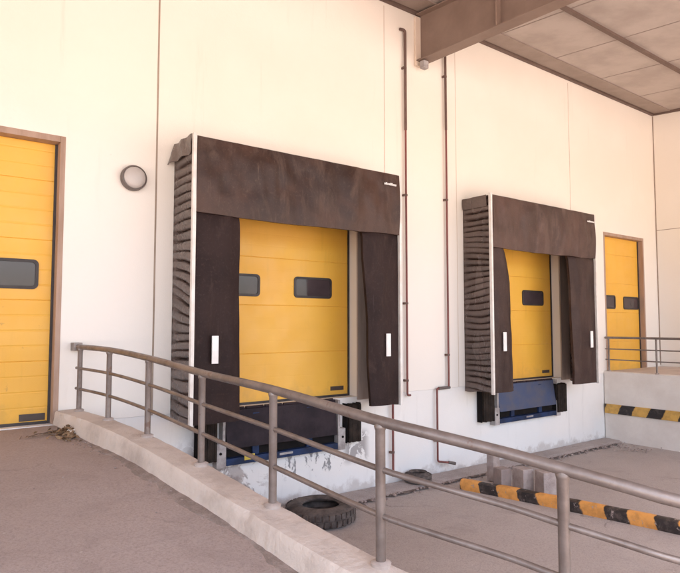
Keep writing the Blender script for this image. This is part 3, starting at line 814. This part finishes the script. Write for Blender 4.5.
def block(x, y, sx, sy, sz, rot, tilt, mat, label):
    b = MB(); rr = random.Random(int(x*1000))
    vs = b.box(-sx/2, sx/2, -sy/2, sy/2, 0, sz, .012)
    for v in b.bm.verts: v.co += Vector((fn(*(v.co*9+Vector((x, 0, 0))))*.008, fn(*(v.co*9+Vector((0, y, 0))))*.008, 0))
    Mx = Matrix.Translation((x, y, 0)) @ Matrix.Rotation(R(rot), 4, 'Z') @ Matrix.Rotation(R(tilt), 4, 'X')
    for v in b.bm.verts: v.co = Mx @ v.co
    return tag(b.build('concrete_block', M[mat], origin=(x, y, 0)), label, 'block', 'concrete blocks lined up behind the striped kerb')
block(8.33, 6.74, .22, .13, .44, 12, 0, 'block', 'narrow upright concrete block at the wall end of the row, tallest of the four')
block(8.02, 6.31, .20, .21, .33, -14, 0, 'block_dark', 'dark stained concrete block second from the wall, touching the striped kerb')
block(8.18, 6.03, .22, .25, .36, -10, 0, 'block', 'broad pale concrete block third from the wall')
block(8.28, 5.69, .22, .25, .36, -22, 0, 'block', 'turned concrete block farthest from the wall, nearest the railing post')

def tyre(root, c, Ro, Ri, h, seed):
    T = Matrix.Translation(c); prof = []
    w = h/2
    prof = [(Ri, .02), (Ri+.02, .0), (Ri+(Ro-Ri)*.45, -.012), (Ro-.05, .012), (Ro-.012, .035), (Ro, .06), (Ro, h-.06), (Ro-.012, h-.035), (Ro-.05, h-.012), (Ri+(Ro-Ri)*.45, h+.012), (Ri+.02, h), (Ri, h-.02), (Ri+.012, h-.045), (Ro-.07, h-.05), (Ro-.035, h*.5), (Ro-.07, .05), (Ri+.012, .045)]
    b = MB(); b.lathe(prof, 64, T, True); o = b.build('carcass', M['tyre'], root, smooth=50)
    b = MB()
    nb = 34
    for k in range(nb):
        a = 2*math.pi*k/nb
        for (z0, z1, sk) in ((.03, h*.46, .05), (h*.54, h-.03, -.05)):
            Mx = T @ Matrix.Rotation(a+sk*.5, 4, 'Z')
            b.box(Ro-.006, Ro+.014, -.030, .030, z0, z1, .003, Mx, 1)
    b.build('tread', M['tyre'], root)
t1 = thing('truck_tyre', (4.80, 6.83, 0), 'big worn black truck tyre lying flat on the yard behind the railing', 'tyre')
tyre(t1, Vector((4.80, 6.83, -.005)), .47, .25, .225, 1)
t2 = thing('small_tyre', (7.12, 7.34, .03), 'small black tyre lying by the wall below the tall pipes', 'tyre')
tyre(t2, Vector((7.12, 7.32, .03)), .21, .10, .17, 2)

# wind blown leaves and scraps in the corner at the top of the ramp
b = MB(); rr = random.Random(11)
for i in range(200):
    t = abs(rr.gauss(0, .16)); a = rr.uniform(0, 6.283)
    y = 6.93 + rr.gauss(0, .13); x = min(cx(y)-.225, 1.61 + rr.gauss(-.02, .075) - (.25*rr.random() if rr.random() < .2 else 0))
    z = rz(y) + .008 + max(0, .085*math.exp(-((x-1.60)**2+(y-6.93)**2)/.02))*rr.random()
    L = rr.uniform(.02, .045); Wd = L*rr.uniform(.35, .6)
    Mx = Matrix.Translation((x, y, z)) @ Matrix.Rotation(a, 4, 'Z') @ Matrix.Rotation(rr.uniform(-.9, .9), 4, 'X') @ Matrix.Rotation(rr.uniform(-.7, .7), 4, 'Y')
    vs = [Mx @ Vector(p) for p in ((-L, 0, 0), (-L*.2, -Wd, .006), (L*.6, -Wd*.7, .004), (L, 0, .008), (L*.5, Wd*.8, .004), (-L*.3, Wd, .006))]
    f = b.bm.faces.new([b.bm.verts.new(v) for v in vs])
tag(b.build('dry_leaves', M['leaf']), 'little heap of dry brown leaves in the corner at the ramp top', 'leaves', kind='stuff')
b = MB()
for (x, y, a, L) in ((1.30, 7.0, .5, .24), (1.38, 6.93, -.2, .30), (1.42, 7.05, .1, .20), (1.52, 6.98, 1.2, .16)):
    z = rz(y)+.016; d = Vector((math.cos(a), math.sin(a), .02))*L/2
    b.tube([Vector((x, y, z))-d, Vector((x, y+.01, z+.012)), Vector((x, y, z))+d], [.004, .006, .003], 6)
tag(b.build('twigs', M['twig']), 'a few dry twigs beside the heap of leaves', 'twigs', kind='stuff')
for (x, y, s, lab) in ((1.60, 6.86, .055, 'larger crumpled pale paper scrap in the heap of leaves'), (1.665, 6.80, .04, 'smaller crumpled pale paper scrap at the front of the heap of leaves')):
    b = MB(); bmesh.ops.create_icosphere(b.bm, subdivisions=3, radius=s)
    for v in b.bm.verts: v.co = v.co*(1+.55*fn(*(v.co*32+Vector((s*90, 0, 0))))) ; v.co.z *= .65
    for v in b.bm.verts: v.co += Vector((x, y, rz(y)+s*.6))
    tag(b.build('paper_scrap', M['paper'], origin=(x, y, rz(y))), lab, 'litter', 'paper scraps in the leaves')
b = MB(); rr = random.Random(3)
for i in range(190):
    if i < 160:
        y = rr.uniform(1.6, 7.0); x = cx(y)-.215-abs(rr.gauss(0, .09))
    else: y = rr.uniform(2.2, 7.0); x = rr.uniform(-1.2, 1.5)
    s = rr.uniform(.003, .009)*(1.5 if i % 17 == 0 else 1)
    b.box(-s, s, -s*.7, s*.7, -s*.4, s*.5, s*.3, Matrix.Translation((x, y, rz(y)+.006+s*.3)) @ Matrix.Rotation(rr.uniform(0, 6), 4, 'Z'), 1)
tag(b.build('grit', M['block_dark']), 'loose grit scattered on the ramp and along its kerb', 'grit', kind='stuff')

# ------------------------------------------------------------------ light, sky, camera
SUN_EL, SUN_AZ = 62, 205          # azimuth of the sun: from behind the camera, a little left
w = bpy.data.worlds.new('World'); S.world = w; w.use_nodes = True
nt = w.node_tree; bg = nt.nodes['Background']
sky = nt.nodes.new('ShaderNodeTexSky'); sky.sky_type = 'NISHITA'; sky.sun_disc = False
sky.sun_elevation = R(SUN_EL); sky.sun_rotation = R(SUN_AZ)
sky.dust_density = 3.0; sky.air_density = 1.0; sky.altitude = 50
nt.links.new(sky.outputs[0], bg.inputs['Color']); bg.inputs['Strength'].default_value = .12
sl = bpy.data.lights.new('sun', 'SUN'); sl.energy = 4.5; sl.angle = R(.5); sl.color = (1, .93, .82)
so = bpy.data.objects.new('sun', sl); COL.objects.link(so)
az = R(SUN_AZ); el = R(SUN_EL)
to_sun = Vector((math.sin(az)*math.cos(el), math.cos(az)*math.cos(el), math.sin(el)))
so.rotation_euler = to_sun.to_track_quat('Z', 'Y').to_euler()

F = 600.0
TH = math.atan(37.5/F); AZ = math.atan2(800.0, F/math.cos(TH))
cam = bpy.data.cameras.new('camera'); cam.sensor_width = 36; cam.lens = 36*F/680; cam.clip_end = 2000; cam.clip_start = .05
co = bpy.data.objects.new('camera', cam); COL.objects.link(co)
co.location = (0, 0, 2.65)
fw = Vector((math.cos(AZ)*math.cos(TH), math.sin(AZ)*math.cos(TH), math.sin(TH)))
co.rotation_euler = (-fw).to_track_quat('Z', 'Y').to_euler()
S.camera = co
vs = S.view_settings
S.display_settings.display_device = 'sRGB'
vs.view_transform = 'Standard'; vs.look = 'None'; vs.gamma = 1; vs.use_curve_mapping = False
vs.exposure = 2.46
vs.use_white_balance = True; vs.white_balance_temperature = 6500; vs.white_balance_tint = 10
S.render.engine = 'CYCLES'
S.cycles.use_denoising = True
try: S.cycles.denoiser = 'OPENIMAGEDENOISE'
except Exception: pass
S.cycles.max_bounces = 10; S.cycles.diffuse_bounces = 6
